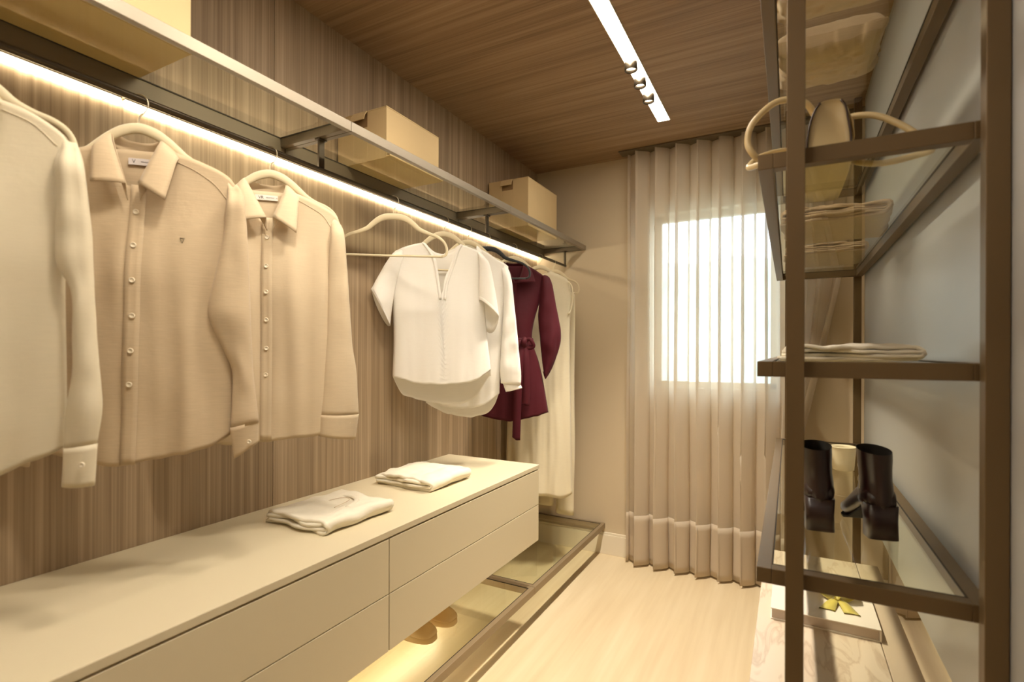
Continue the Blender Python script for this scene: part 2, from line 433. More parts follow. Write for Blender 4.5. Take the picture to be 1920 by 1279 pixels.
# two unseen spots added above the view, turned to brighten the clothes
for y in (.55, 1.05):
    rings('housing', [[(-.592 + r_ * math.cos(2 * math.pi * k / 24), y + r_ * math.sin(2 * math.pi * k / 24), H + z_) for k in range(24)] for r_, z_ in ((.018, -.006), (.026, -.009), (.027, -.05), (.024, -.052))], M['rail'], cl, local=False)
    L = bpy.data.lights.new('spot_beam', 'SPOT'); L.energy = 17; L.color = (1, .885, .73); L.spot_size = R(95); L.spot_blend = .9; L.shadow_soft_size = .06
    lo = bpy.data.objects.new('spot_beam', L); COL.objects.link(lo); lo.location = (-.592, y, H - .056); lo.rotation_euler = (R(8), R(30), 0)

# ------------------------------------------------------------ left wall: glass shelves, LED, clothes rail
def frame_shelf(root, x0, x1, y0, y1, z0, z1, wd, mat, gz=.006, mat2=None, back=None, fm=None):
    box('rail_beam', x1 - wd, x1, y0, y1, z0, z1, fm or mat, root, bevel=.0012)
    if back: box('back_rail', x0, back[0], y0, y1, back[1], z1, mat, root, bevel=.0012); x0 = back[0] - wd
    else: box('rail_beam', x0, x0 + wd, y0, y1, z0, z1, mat, root, bevel=.0012)
    box('rail_beam', x0 + wd, x1 - wd, y0, y0 + wd, z0, z1, mat, root, bevel=.0012)
    box('rail_beam', x0 + wd, x1 - wd, y1 - wd, y1, z0, z1, mat, root, bevel=.0012)
    g = .0022; i0, i1, j0, j1 = x0 + wd, x1 - wd, y0 + wd, y1 - wd
    V, F = merged([boxdata(i1 - g, i1, j0, j1, z1 - .003, z1 + .0004), boxdata(i0, i0 + g, j0, j1, z1 - .003, z1 + .0004), boxdata(i0 + g, i1 - g, j0, j0 + g, z1 - .003, z1 + .0004), boxdata(i0 + g, i1 - g, j1 - g, j1, z1 - .003, z1 + .0004)])
    new_obj('gasket', V, F, M['dark'], root)
    box('glass_panel', x0 + wd * .6, x1 - wd * .6, y0 + wd * .6, y1 - wd * .6, z1 - gz - .002, z1 - .001, M['glass'], root)
MY = [.146, 1.174, 2.204, EY - .004]
wh = ['nearest', 'middle', 'farthest']
for i in range(3):
    a, b_ = MY[i] + (.001 if i else -.6), MY[i + 1] - .001
    t = thing('wall_shelf', ['nearest high glass wall shelf holding the big cut-off box', 'middle high glass wall shelf holding the box with a rolled edge',
              'farthest high glass wall shelf beside the end wall'][i], 'shelf', (WX, (a + b_) / 2, 1.978), group='high glass shelves')
    frame_shelf(t, WX + .001, -1.188, a, b_, 1.978, 2.008, .018, M['rack2'], back=(-1.488, 1.962), fm=M['alu'])
for i, (a, b_) in enumerate([(-.4, .714), (.722, EY - .01)]):
    t = thing('led_strip', ['short near piece of glowing light strip under the shelf', 'long far piece of glowing light strip under the shelf'][i], 'light strip', (WX + .006, (a + b_) / 2, 1.944))
    box('diffuser', WX + .002, WX + .011, a, b_, 1.944, 1.9595, M['led_e'], t, bevel=.002)
    box('profile', WX + .001, WX + .013, a, b_, 1.9595, 1.9618, M['rail'], t)
rl = thing('clothes_rail', 'dark bronze clothes rail hung under the glass shelves', 'clothes rail', (-1.32, 1.5, 1.86))
RP = []
for k in range(16):
    th = 2 * math.pi * k / 16; RP.append((.0098 * math.cos(th), .0078 * math.sin(th)))
rings('rail', [[(-1.32 + x, y, 1.8795 + z) for x, z in RP] for y in (-.35, 3.222)], M['rail'], rl, local=False)
for y in (.146, 1.174, 2.204, 3.215):
    box('bracket', -1.324, -1.316, y - .011, y + .011, 1.879, 1.978, M['rail'], rl, bevel=.001)
    box('bracket', -1.33, -1.31, y - .016, y + .016, 1.973, 1.9785, M['rail'], rl)

# ------------------------------------------------------------ floating drawers, worktop, platform
wt = box('worktop', WX + .001, -1.033, -.25, 2.21, .757, .776, M['lacq'], bevel=.0015)
tag(wt, 'long beige lacquered worktop over the floating drawers with two folded tops', 'worktop')
for i, (a, b_) in enumerate([(.146, 1.176), (1.178, 2.208)]):
    t = thing('drawer_cabinet', ['near floating beige cabinet with two wide drawers, cut by the frame', 'far floating beige cabinet with two wide drawers, ending before the glass platform'][i],
              'cabinet', (-1.29, (a + b_) / 2, .422), group='floating drawer cabinets')
    box('carcass', WX + .001, -1.045, a, b_, .424, .7568, M['lacq'], t)
    for z0, z1 in ((.5915, .7515), (.4225, .5888)):
        box('drawer', -1.0445, -1.034, a + .0012, b_ - .0012, z0, z1, M['lacq'], t, bevel=.0012)
for i, (a, b_) in enumerate(zip(MY, MY[1:])):
    t = thing('glass_platform', ['near low glass platform just off the floor, mostly below the frame', 'middle low glass platform carrying the pair of clogs', 'far low glass platform in the corner under the dresses'][i],
              'platform', (WX, (a + b_) / 2, .165), group='low glass platforms')
    frame_shelf(t, WX + .001, -1.05, a + .001, b_ - .001, .165, .198, .022, M['bronze2'])
t = thing('led_strip', 'warm light strip hidden at the wall under the low glass platform', 'light strip', (WX + .006, 1.0, .145))
box('diffuser', WX + .002, WX + .010, -.2, 2.12, .145, .160, M['led_u'], t)

# ------------------------------------------------------------ right rack
rk = thing('shelving_rack', 'tall bronze metal shelving rack with glass shelves at the right', 'shelving', (.13, 2.1, 0))
for (x, y) in ((-.006, 1.13), (.287, 1.13), (-.020, 3.0), (.275, 3.0)):
    box('post', x, x + .0315, y, y + .031, 0, H - .0005, M['bronze'], rk, bevel=.0012)
RZ = [(2.064, 2.095), (1.673, 1.704), (1.253, 1.284), (.835, .866)]
for z0, z1 in RZ:
    frame_shelf(rk, -.058, .31 if z0 != 9 else .29, 1.17, 3.0 - .001, z0, z1, .028, M['bronze'])
    for x in (-.002, .29):
        box('bracket', x, x + .02, 1.1605, 1.1705, z0 + .006, z1 - .006, M['bronze'], rk)
bn = thing('bench_table', 'low marble-topped bench under the rack', 'bench', (.11, 1.85, 0))
box('top', -.089, .237, 1.2, 2.5, .43, .457, M['marble'], bn, bevel=.002)
box('side_strip', .239, .312, 1.2, 2.5, .43, .457, M['strip'], bn, bevel=.002)
box('side_panel', -.07, .30, 1.22, 1.25, 0, .43, M['lacq'], bn)
box('side_panel', -.07, .30, 2.45, 2.48, 0, .43, M['lacq'], bn)
box('apron', -.07, -.05, 1.25, 2.45, .33, .43, M['lacq'], bn)

# ------------------------------------------------------------ hangers
def hanger(x, y, phi, label, mat=None, half=.20, drop=0, hookmat=None, zc=0):
    mat = mat or M['velvet']; hookmat = hookmat or M['hook']
    t = thing('clothes_hanger', label, 'hanger', (x, y, 1.66), R(phi), 'hangers on the rail')
    k = half / .20; b0 = 1.66; d = drop
    pts = [(0, 0, 1.812)] + [(a * k if a > .1 else a, 0, z - d * (1 if a > .06 else a / .06)) for a, z in ((.030, 1.810), (.054, 1.800), (.075, 1.784), (.096, 1.766), (.13, 1.752), (.164, 1.740), (.188, 1.722), (.200, 1.695), (.196, 1.672), (.180, 1.665))]
    L = [(-a, b, c) for a, b, c in pts[::-1]][:-1]
    loop = L + pts
    P = resample(loop, 90)
    P = [p - Vector((0, 0, b0)) for p in P]
    tube('hanger_arms', P, [.0048, .0052, .0062, .0095, .0125, .0125, .0095, .0062, .0052, .0048], mat, t, seg=10, flat=.45)
    tube('hanger_bar', [(-.181 * k, 0, 1.665 - d - b0), (0, 0, 1.664 - d - b0), (.181 * k, 0, 1.665 - d - b0)], .0044, mat, t, seg=8, flat=.7)
    tube('hook', [(0, 0, 1.812 - b0), (0, 0, 1.832 - b0), (.004, 0, 1.842 - b0), (.013, 0, 1.852 - b0), (.0185, 0, 1.868 - b0), (.014, 0, 1.884 - b0), (0, 0, 1.8905 - b0), (-.013, 0, 1.886 - b0), (-.0175, 0, 1.877 - b0)], .0017, hookmat, t, seg=8, n=40)
    return t

# ------------------------------------------------------------ garments
def smooth(u): u = min(1, max(0, u)); return u * u * (3 - 2 * u)

class Garment:
    def __init__(s, name, label, cat, x, y, phi, zb, prof, topF, topB, hemF, hemB, depth, mat, seed=0, fold=.006, zsh=1.72, group=None, fs=14, pinch=0, tip=.215, extra=None):
        s.t = thing(name, label, cat, (x, y, zb), R(phi), group)
        s.zb, s.prof, s.depth, s.mat, s.seed, s.fold, s.zsh, s.fs = zb, sorted(prof), depth, mat, seed, fold, zsh, fs
        s.extra = extra
        s.topF, s.topB, s.hemF, s.hemB = topF, topB, hemF, hemB
        s.build()
    def lr(s, z):
        l = sinterp([(a, b) for a, b, c in s.prof], z); r = sinterp([(a, c) for a, b, c in s.prof], z); return l, r
    def yf(s, x, z):
        l, r = s.lr(z); q = max(-1, min(1, (2 * x - l - r) / (r - l)))
        g = smooth((s.zsh + .04 - z) / .30)
        e = max(0, 1 - abs(q) ** 2.6) ** .55
        d = (.011 + (s.depth - .011) * g) * e
        f = s.fold * g * (1.3 * noise.noise((x * s.fs + s.seed, z * 1.3, s.seed)) + .5 * noise.noise((x * s.fs * 2.3, z * 2.6, s.seed + 7)) + .16 * noise.noise((x * 11, z * 9, s.seed + 3)))
        if s.extra: f += s.extra(x, z)
        return -d - f * max(0, 1 - abs(q) ** 6)
    def yb(s, x, z):
        l, r = s.lr(z); q = max(-1, min(1, (2 * x - l - r) / (r - l)))
        g = smooth((s.zsh + .04 - z) / .30)
        d = (.011 + (s.depth * 1.1 - .011) * g) * max(0, 1 - abs(q) ** 2.6) ** .55
        return d + s.fold * g * 1.2 * noise.noise((x * s.fs + 31 + s.seed, z * 1.3, s.seed)) * max(0, 1 - abs(q) ** 6)
    def build(s, ns=61, nv=64):
        V = []; F = []
        for side, (top, hem, fy) in enumerate(((s.topF, s.hemF, s.yf), (s.topB, s.hemB, s.yb))):
            off = len(V); zr = [0] * ns
            for i in range(nv):
                v = i / (nv - 1)
                for j in range(ns):
                    q = -1 + 2 * j / (ns - 1)
                    q = math.copysign(abs(q) ** .9, q)
                    l, r = s.lr(s.zsh); xt = (l + r) / 2 + q * (r - l) / 2
                    z0 = sinterp(top, xt)
                    l, r = s.lr(1.2 if not hem else sorted(h[1] for h in hem)[0]); xb = (l + r) / 2 + q * (r - l) / 2
                    z1 = sinterp(hem, xb) + .0045 * noise.noise((xb * 26, s.seed, side))
                    z = z0 + (z1 - z0) * v
                    l, r = s.lr(z); x = (l + r) / 2 + q * (r - l) / 2
                    V.append((x, fy(x, z), z - s.zb))
            F += grid_faces(ns, nv, off)
        me_obj = new_obj('body', V, F, s.mat, s.t, smooth=True, local=True)
        bm = bmesh.new(); bm.from_mesh(me_obj.data); bmesh.ops.remove_doubles(bm, verts=bm.verts, dist=.0006); bmesh.ops.recalc_face_normals(bm, faces=bm.faces); bm.to_mesh(me_obj.data); bm.free()
        md = me_obj.modifiers.new('solid', 'SOLIDIFY'); md.thickness = .0012; md.offset = 0
        s.body = me_obj
    def sleeve(s, inn, out, cy=-.02, k=.62, name='sleeve', parent=None, mat=None, n=40, cap=True, wr=.004, mn=.016, swell=1.0, drop=0, cup=1):
        I = resample([(x, 0, z) for x, z in inn], n); O = resample([(x, 0, z) for x, z in out], n); RR = []
        for i in range(n):
            c = (I[i] + O[i]) / 2; h = (O[i] - I[i]) / 2; ring = []
            ry = max(mn, h.length * k) * swell
            e = smooth(i / 4) if cap else 1
            ry *= .35 + .65 * e
            for j in range(24):
                th = 2 * math.pi * j / 24
                p = c + h * math.cos(th) + Vector((0, cy * (e if cap else 1) - ry * math.sin(th), 0))
                w_ = wr * (1.1 * noise.noise((p.x * 22, p.z * 3 + s.seed, th)) + .8 * noise.noise((p.x * 9, p.z * 17, s.seed + th * .6)))
                p += Vector((0, -w_ * 1.6 * math.sin(th) - .0, 0)) + h.normalized() * w_ * .4 * math.cos(th)
                if drop and math.sin(th) < 0: p.z += drop * math.sin(th) * (i / (n - 1)) ** 3
                ring.append((p.x, p.y, p.z - s.zb))
            RR.append(ring)
        return rings(name, RR, mat or s.mat, parent or s.t, cap, False, solid=.0012)
    def strip(s, name, pts, wd, mat=None, off=.0022, parent=None, thick=.0016):
        """flat strip following the body front; pts (x,z) centre line"""
        P = resample([(x, 0, z) for x, z in pts], 40); V = []
        for p in P:
            for a in (-wd / 2, -wd / 6, wd / 6, wd / 2):
                x = p.x + a; V.append((x, s.yf(x, p.z) - off, p.z - s.zb))
        return new_obj(name, V, grid_faces(4, len(P)), mat or s.mat, parent or s.t, smooth=True, local=True, solid=thick)
    def button(s, x, z, r=.0062, y=None, off=.005, parent=None):
        y = s.yf(x, z) - off if y is None else y; RR = []
        for rr, dy in ((.2, .0), (.55, -.0002), (.7, -.0016), (.95, -.0014), (1, .0), (.95, .0018)):
            RR.append([(x + r * rr * math.cos(a * math.pi / 8), y + dy, z - s.zb + r * rr * math.sin(a * math.pi / 8)) for a in range(16)])
        return rings('button', RR, M['button'], parent or s.t)
    def collar(s, pairs, mat=None, name='collar', n=56, bulge=.006, solid=.003):
        """pairs: (fold point, edge point) as (x,y,z) from left front to right front"""
        def pl(l):
            out = []
            for i in range(n):
                t = i / (n - 1) * (len(l) - 1); k = min(int(t), len(l) - 2)
                out.append(Vector(l[k]).lerp(Vector(l[k + 1]), t - k))
            return out
        c1, l1 = catmull([p[0] for p in pairs], n), pl([p[0] for p in pairs]); c2, l2 = catmull([p[1] for p in pairs], n), pl([p[1] for p in pairs])
        A = [a.lerp(b_, .35) for a, b_ in zip(c1, l1)]; B = [a.lerp(b_, .6) for a, b_ in zip(c2, l2)]; V = []
        for a, b_ in zip(A, B):
            for k in range(6):
                u = k / 5; p = a.lerp(b_, u)
                nrm = Vector((p.x * 2.2, -1 if p.y < .01 else 1, 0)).normalized()
                p = p + nrm * bulge * math.sin(u * math.pi) + Vector((0, 0, .0))
                V.append((p.x, p.y, p.z - s.zb))
        return new_obj(name, V, grid_faces(6, n), mat or s.mat, s.t, smooth=True, local=True, solid=solid)

def mirror(l): return [(-x, z) for x, z in l]

def text_mesh(txt, size, mat, parent, loc, rot, name='tag_text'):
    cu = bpy.data.curves.new('txt', 'FONT'); cu.body = txt; cu.size = size; cu.extrude = .0001; cu.align_x = 'LEFT'; cu.align_y = 'CENTER'
    o = bpy.data.objects.new('txt', cu); COL.objects.link(o)
    dg = bpy.context.evaluated_depsgraph_get(); me = bpy.data.meshes.new_from_object(o.evaluated_get(dg))
    bpy.data.objects.remove(o); me.materials.clear(); me.materials.append(mat)
    q = bpy.data.objects.new(name, me); COL.objects.link(q); q.parent = parent; q.location = loc; q.rotation_euler = rot
    return q

SH = 'button shirts on the rail'
def shirt(label, y, phi, mat, seed, half, tops, hemF, hemB, inn, out, cin, cout, col, buttons, plac, seam, zb=1.04, tagtxt=None, tagm=None, tagpos=None, lm=1):
    prof = [(1.0, -half * 1.0, half * 1.0), (1.25, -half * .985, half * .985), (1.45, -half * .97, half * .97), (1.60, -half * .99, half * .99), (1.68, -half * 1.03, half * 1.03), (1.80, -half * 1.03, half * 1.03)]
    tf = sorted([(-x, z) for x, z in tops if x > 0] + tops); 
    zn = max(z for x, z in tops)
    tb = sorted([(x, z if abs(x) > .07 else zn + .004) for x, z in tf])
    g = Garment('shirt', label, 'shirt', -1.32, y, phi, zb, prof, tf, tb, hemF, hemB, .042, mat, seed, .020, 1.69, SH, fs=10)
    # sleeves
    for sx in (1, -1):
        I = inn if sx > 0 else mirror(inn); O = out if sx > 0 else mirror(out)
        sl = g.sleeve(I, O, -.022 if sx > 0 else -.0)
        CI = cin if sx > 0 else mirror(cin); CO = cout if sx > 0 else mirror(cout)
        cf = g.sleeve(CI, CO, -.022 if sx > 0 else 0, name='cuff', parent=sl, n=8, cap=False, wr=.0015, mn=.019, swell=1.03)
        if sx > 0:
            g.button(CI[0][0] * .25 + CO[0][0] * .75, (CI[0][1] + CI[1][1]) / 2 + .006, .0048, y=-.022 - .0255, parent=sl)
    # collar
    g.collar(col)
    # collar stand
    st = [((a[0] * .96, a[1] + (.004 if a[1] < 0 else -.004), a[2] - .001), (a[0] * 1.02, a[1] * .75, a[2] - .034)) for a, b_ in col]
    g.collar(st, name='collar_stand', bulge=0, solid=.0015)
    plac = [(x + .011, z) for x, z in plac]; buttons = [(x + .011, z) for x, z in buttons]
    pl = g.strip('placket', plac, .029, off=.0028)
    for (x, z) in buttons: g.button(x, z, parent=pl, off=.0055)
    # shoulder seam
    if seam:
        P = [(x, g.yf(x, z) - .0012, z - zb) for x, z in [(p.x, p.z) for p in resample([(x, 0, z) for x, z in seam], 30)]]
        tube('seam', P, .0009, mat, g.t, seg=6)
    if tagtxt:
        (tx, tz, tw) = tagpos
        yb_ = g.yb(tx, tz) - .006
        v, f = boxdata(tx - tw / 2, tx + tw / 2, yb_, yb_ + .0012, tz - .0075 - zb, tz + .0075 - zb)
        tg = new_obj('tag', v, f, tagm, g.t, local=True, bevel=.0003)
        text_mesh('VR' if tagm is M['tagw'] else 'V', .012, M['ink'], tg, (tx - tw * .36, yb_ - .0004, tz - zb), (R(90), 0, 0))
        text_mesh('MENSWEAR', .0042, M['ink'], tg, (tx - tw * .02, yb_ - .0004, tz - zb), (R(90), 0, 0))
        if tagm is M['tagw']: text_mesh('M', .005, M['ink'], tg, (tx + tw * .42, yb_ - .0004, tz - zb - .001), (R(90), 0, 0))
    return g

def col_pts(A, B, C, D, A2, B2, C2, D2, zc):
    """A front centre fold, B top side fold, C shoulder edge, D tip (right); 2 = left"""
    def p(q, y): return (q[0] + .27 * abs(y), y, 1.3 + (q[1] - 1.3) * (1 - .62 * abs(y)))
    mid = lambda a, b, t: (a[0] + (b[0] - a[0]) * t, a[1] + (b[1] - a[1]) * t)
    return [(p(A2, -.056), p(D2, -.060)),
            (p(mid(A2, B2, .5), -.042), p(mid(D2, C2, .5), -.046)),
            (p(mid(A2, B2, .85), -.022), p(mid(D2, C2, .85), -.030)),
            ((B2[0] * .97, .008, B2[1] + .002), (C2[0], .012, C2[1])),
            ((B2[0] * .55, .030, zc), (C2[0] * .55, .038, zc - .034)),
            ((0, .035, zc - .002), (0, .042, zc - .036)),
            ((B[0] * .55, .030, zc), (C[0] * .55, .038, zc - .034)),
            ((B[0] * .97, .008, B[1] + .002), (C[0], .012, C[1])),
            (p(mid(A, B, .85), -.022), p(mid(D, C, .85), -.030)),
            (p(mid(A, B, .5), -.042), p(mid(D, C, .5), -.046)),
            (p(A, -.058), p(D, -.062))]

# shirt nearest (cream, blurred at the left edge)
hanger(-1.32, .34, 45, 'beige velvet hanger holding the cream shirt cut by the left edge', drop=.012, half=.19)
shirt('cream satin shirt nearest the camera, cut by the left edge', .34, 45, M['cream'], 11, .180,
      [(0, 1.672), (.04, 1.69), (.072, 1.756), (.08, 1.754), (.123, 1.738), (.172, 1.704), (.19, 1.672)],
      [(-.19, 1.12), (-.1, 1.075), (0, 1.062), (.078, 1.075), (.137, 1.099), (.174, 1.119), (.19, 1.14)],
      [(-.19, 1.14), (-.1, 1.09), (0, 1.08), (.1, 1.085), (.19, 1.15)],
      [(.165, 1.692), (.170, 1.60), (.173, 1.468), (.19, 1.429), (.198, 1.399), (.198, 1.319), (.197, 1.258), (.185, 1.178), (.184, 1.118)],
      [(.192, 1.69), (.209, 1.65), (.214, 1.622), (.223, 1.521), (.229, 1.4), (.238, 1.258), (.242, 1.197), (.233, 1.124)],
      [(.184, 1.122), (.182, 1.053)], [(.234, 1.128), (.230, 1.050)],
      col_pts((.002, 1.685), (.046, 1.79), (.080, 1.758), (.054, 1.652), (-.014, 1.683), (-.05, 1.795), (-.084, 1.766), (-.080, 1.68), 1.79),
      [(-.008, z) for z in (1.615, 1.54, 1.46, 1.38, 1.30, 1.22, 1.14)], [(-.008, 1.67), (-.008, 1.40), (-.008, 1.066)],
      [(.085, 1.735), (.13, 1.715), (.165, 1.68)])
# shirt 2 beige linen
hanger(-1.32, .648, 45, 'beige velvet hanger holding the darker beige linen shirt', drop=.012, half=.19)
g2 = shirt('darker beige linen button shirt with a small V emblem on the chest', .648, 45, M['linen'], 3, .205,
      [(0, 1.674), (.04, 1.69), (.074, 1.759), (.081, 1.760), (.136, 1.743), (.187, 1.717), (.205, 1.69), (.212, 1.668)],
      [(-.21, 1.10), (-.1, 1.058), (-.031, 1.046), (.045, 1.056), (.127, 1.070), (.17, 1.085), (.21, 1.12)],
      [(-.21, 1.11), (-.1, 1.075), (0, 1.07), (.12, 1.083), (.17, 1.087), (.21, 1.12)],
      [(.18, 1.705), (.186, 1.66), (.178, 1.56), (.159, 1.465), (.148, 1.407), (.154, 1.363), (.182, 1.299), (.199, 1.248), (.197, 1.145), (.195, 1.118)],
      [(.204, 1.70), (.218, 1.675), (.226, 1.63), (.232, 1.53), (.238, 1.377), (.244, 1.248), (.255, 1.13)],
      [(.195, 1.120), (.204, 1.046)], [(.255, 1.136), (.254, 1.081)],
      col_pts((.003, 1.684), (.046, 1.792), (.081, 1.759), (.054, 1.650), (-.021, 1.682), (-.055, 1.798), (-.085, 1.772), (-.085, 1.680), 1.792),
      [(-.007, 1.614), (-.008, 1.537), (-.008, 1.458), (-.008, 1.379), (-.010, 1.301), (-.013, 1.226)],
      [(-.005, 1.677), (-.005, 1.58), (-.009, 1.372), (-.016, 1.048)],
      [(.075, 1.742), (.12, 1.722), (.158, 1.695), (.184, 1.662)], tagtxt=1, tagm=M['tag'], tagpos=(.004, 1.737, .052))
# V emblem
tri = [(.092, 1.560), (.101, 1.560), (.0965, 1.549)]
P = [(x, g2.yf(x, z) - .0015, z - 1.04) for x, z in tri]
tube('emblem', [P[0], P[2], P[1], P[0]], .0008, M['rack2'], g2.t, seg=6)
# shirt 3 pale
hanger(-1.32, .99, 45, 'beige velvet hanger holding the pale linen shirt beside the empty hanger', drop=.012, half=.185)
shirt('pale beige button shirt with a woven neck tag, third from the left', .99, 45, M['linen2'], 23, .190,
      [(0, 1.676), (.04, 1.69), (.066, 1.758), (.072, 1.759), (.135, 1.733), (.18, 1.705), (.192, 1.682), (.197, 1.668)],
      [(-.20, 1.10), (-.143, 1.05), (-.034, 1.044), (.022, 1.048), (.079, 1.054), (.138, 1.060), (.20, 1.10)],
      [(-.20, 1.11), (-.1, 1.06), (0, 1.055), (.12, 1.065), (.20, 1.10)],
      [(.165, 1.695), (.168, 1.64), (.162, 1.55), (.159, 1.458), (.154, 1.332), (.144, 1.205), (.137, 1.118)],
      [(.186, 1.69), (.197, 1.672), (.205, 1.64), (.214, 1.524), (.227, 1.332), (.240, 1.236), (.246, 1.112)],
      [(.136, 1.118), (.135, 1.058)], [(.247, 1.116), (.237, 1.042)],
      col_pts((.0, 1.690), (.044, 1.787), (.073, 1.759), (.060, 1.648), (-.016, 1.686), (-.068, 1.795), (-.088, 1.772), (-.083, 1.672), 1.79),
      [(-.015, 1.624), (-.015, 1.541), (-.015, 1.468), (-.015, 1.39), (-.015, 1.31), (-.016, 1.235)],
      [(-.014, 1.681), (-.014, 1.40), (-.015, 1.052)],
      [(.072, 1.742), (.11, 1.722), (.145, 1.700), (.166, 1.668)], tagtxt=1, tagm=M['tagw'], tagpos=(-.010, 1.744, .060))
# empty hanger
hanger(-1.32, 1.519, 35, 'empty beige velvet hanger between the shirts and the white blouse', half=.20)
# white short-sleeved blouse
hanger(-1.32, 1.845, 45, 'beige velvet hanger holding the short-sleeved white blouse', half=.185, drop=.008)
def ruff(x, z):
    u = math.exp(-((x + .012) / .014) ** 2) * smooth((1.53 - z) / .03)
    return -.003 * u * math.sin(z * 300)
nk = [(0 - .22, 1.712), (-.19, 1.735), (-.15, 1.752), (-.10, 1.766), (-.087, 1.768), (-.072, 1.755), (-.045, 1.715), (-.033, 1.68), (-.024, 1.60), (-.015, 1.521),
      (-.006, 1.60), (.018, 1.66), (.034, 1.70), (.052, 1.745), (.066, 1.770), (.08, 1.768), (.12, 1.757), (.155, 1.742), (.18, 1.712)]
g5 = Garment('blouse', 'white short-sleeved V-neck blouse in front of the other white blouse', 'blouse', -1.32, 1.845, 45, 1.07,
      [(1.0, -.216, .214), (1.2, -.216, .212), (1.35, -.212, .195), (1.5, -.215, .182), (1.6, -.218, .180), (1.7, -.220, .182), (1.8, -.220, .182)],
      nk, [(-.22, 1.712), (-.15, 1.752), (-.087, 1.768), (-.04, 1.735), (0, 1.728), (.04, 1.74), (.066, 1.770), (.12, 1.757), (.155, 1.742), (.18, 1.712)],
      [(-.216, 1.197), (-.17, 1.185), (-.119, 1.170), (-.004, 1.164), (.111, 1.174), (.17, 1.198), (.21, 1.225)],
      [(-.216, 1.20), (-.19, 1.145), (-.17, 1.118), (-.12, 1.098), (-.073, 1.086), (.03, 1.068), (.10, 1.075), (.16, 1.11), (.21, 1.20)],
      .05, M['whitecloth'], 5, .008, 1.70, 'white blouses on the rail', fs=13, extra=ruff)
s_ = g5.sleeve([(-.17, 1.738), (-.185, 1.66), (-.205, 1.58), (-.222, 1.47), (-.228, 1.415)], [(-.205, 1.728), (-.225, 1.705), (-.258, 1.648), (-.285, 1.60), (-.303, 1.562)], -.012, .5, n=26, drop=.03)
g5.sleeve([(-.2275, 1.424), (-.2275, 1.410)], [(-.300, 1.570), (-.306, 1.560)], -.012, .5, name='cuff', parent=s_, n=4, cap=False, swell=1.06, wr=.001)
s_ = g5.sleeve([(.148, 1.745), (.150, 1.68), (.150, 1.60), (.150, 1.536)], [(.17, 1.735), (.196, 1.68), (.214, 1.60), (.228, 1.52), (.236, 1.462)], -.030, .6, n=26, drop=.10)
g5.sleeve([(.150, 1.545), (.149, 1.530)], [(.2355, 1.472), (.238, 1.455)], -.030, .6, drop=.10, name='cuff', parent=s_, n=4, cap=False, swell=1.06, wr=.001)
# neck facing bands
for sx, pts in ((-1, [(-.087, 1.766), (-.070, 1.745), (-.045, 1.705), (-.033, 1.66), (-.026, 1.60), (-.018, 1.525)]), (1, [(.068, 1.768), (.052, 1.74), (.036, 1.69), (.018, 1.64), (.0, 1.585), (-.010, 1.525)])):
    P = resample([(x, 0, z) for x, z in pts], 26); V = []
    for p in P:
        for a in (0, .006, .012):
            x = p.x + sx * a; V.append((x, g5.yf(x, p.z) - .003 - .002 * (a == .006), p.z - 1.07))
    new_obj('neck_band', V, grid_faces(3, 26), M['whitecloth'], g5.t, smooth=True, local=True, solid=.0015)
v, f = boxdata(-.006, .018, .020, .0212, 1.724 - .005 - 1.07, 1.724 + .004 - 1.07); new_obj('tag', v, f, M['tagw'], g5.t, local=True)
# white long-sleeved blouse
hanger(-1.32, 2.031, 30, 'beige velvet hanger holding the long-sleeved white blouse', half=.18, drop=.012)
tp = [(-.19, 1.69), (-.13, 1.74), (-.075, 1.775), (-.05, 1.775), (0, 1.68), (.04, 1.775), (.075, 1.772), (.132, 1.735), (.187, 1.703), (.195, 1.685)]
g6 = Garment('blouse', 'white long-sleeved blouse behind the short-sleeved one', 'blouse', -1.32, 2.031, 30, .99,
      [(.98, -.185, .155), (1.1, -.19, .150), (1.3, -.185, .158), (1.5, -.18, .170), (1.68, -.185, .188), (1.8, -.185, .188)],
      tp, [(-.19, 1.69), (-.13, 1.74), (-.06, 1.785), (0, 1.78), (.05, 1.785), (.132, 1.735), (.187, 1.703), (.195, 1.685)],
      [(-.19, 1.10), (-.13, 1.06), (-.02, 1.045), (.08, 1.06), (.15, 1.11)],
      [(-.19, 1.07), (-.16, 1.045), (-.113, 1.017), (-.06, 1.003), (-.014, .993), (.05, 1.0), (.097, 1.015), (.134, 1.06), (.155, 1.12)],
      .045, M['whitecloth'], 9, .009, 1.70, 'white blouses on the rail')
for sx in (1, -1):
    inn = [(.155, 1.71), (.165, 1.64), (.17, 1.551), (.158, 1.352), (.152, 1.22), (.156, 1.158)]; out = [(.18, 1.705), (.202, 1.651), (.22, 1.502), (.238, 1.32), (.250, 1.20), (.248, 1.150)]
    if sx < 0: inn, out = mirror(inn), mirror(out)
    s_ = g6.sleeve(inn, out, -.016 if sx > 0 else .0, .5, wr=.006)
    ci = [(.166, 1.158), (.180, 1.118)]; co = [(.246, 1.155), (.255, 1.136)]
    if sx < 0: ci, co = mirror(ci), mirror(co)
    g6.sleeve(ci, co, -.016 if sx > 0 else 0, .5, name='cuff', parent=s_, n=6, cap=False, wr=.001)
cp = [((-.006, -.046, 1.690), (-.028, -.047, 1.680)), ((-.035, -.03, 1.755), (-.060, -.036, 1.735)), ((-.040, .0, 1.800), (-.066, .0, 1.776)), ((0, .022, 1.803), (0, .03, 1.776)),
      ((.040, .0, 1.800), (.066, .0, 1.776)), ((.035, -.03, 1.755), (.060, -.036, 1.735)), ((.006, -.046, 1.690), (.028, -.047, 1.680))]
g6.collar(cp, bulge=.003)
# black hanger
hanger(-1.32, 2.20, 27, 'bare black velvet hanger between the white blouse and the maroon coat', M['black'], half=.215)
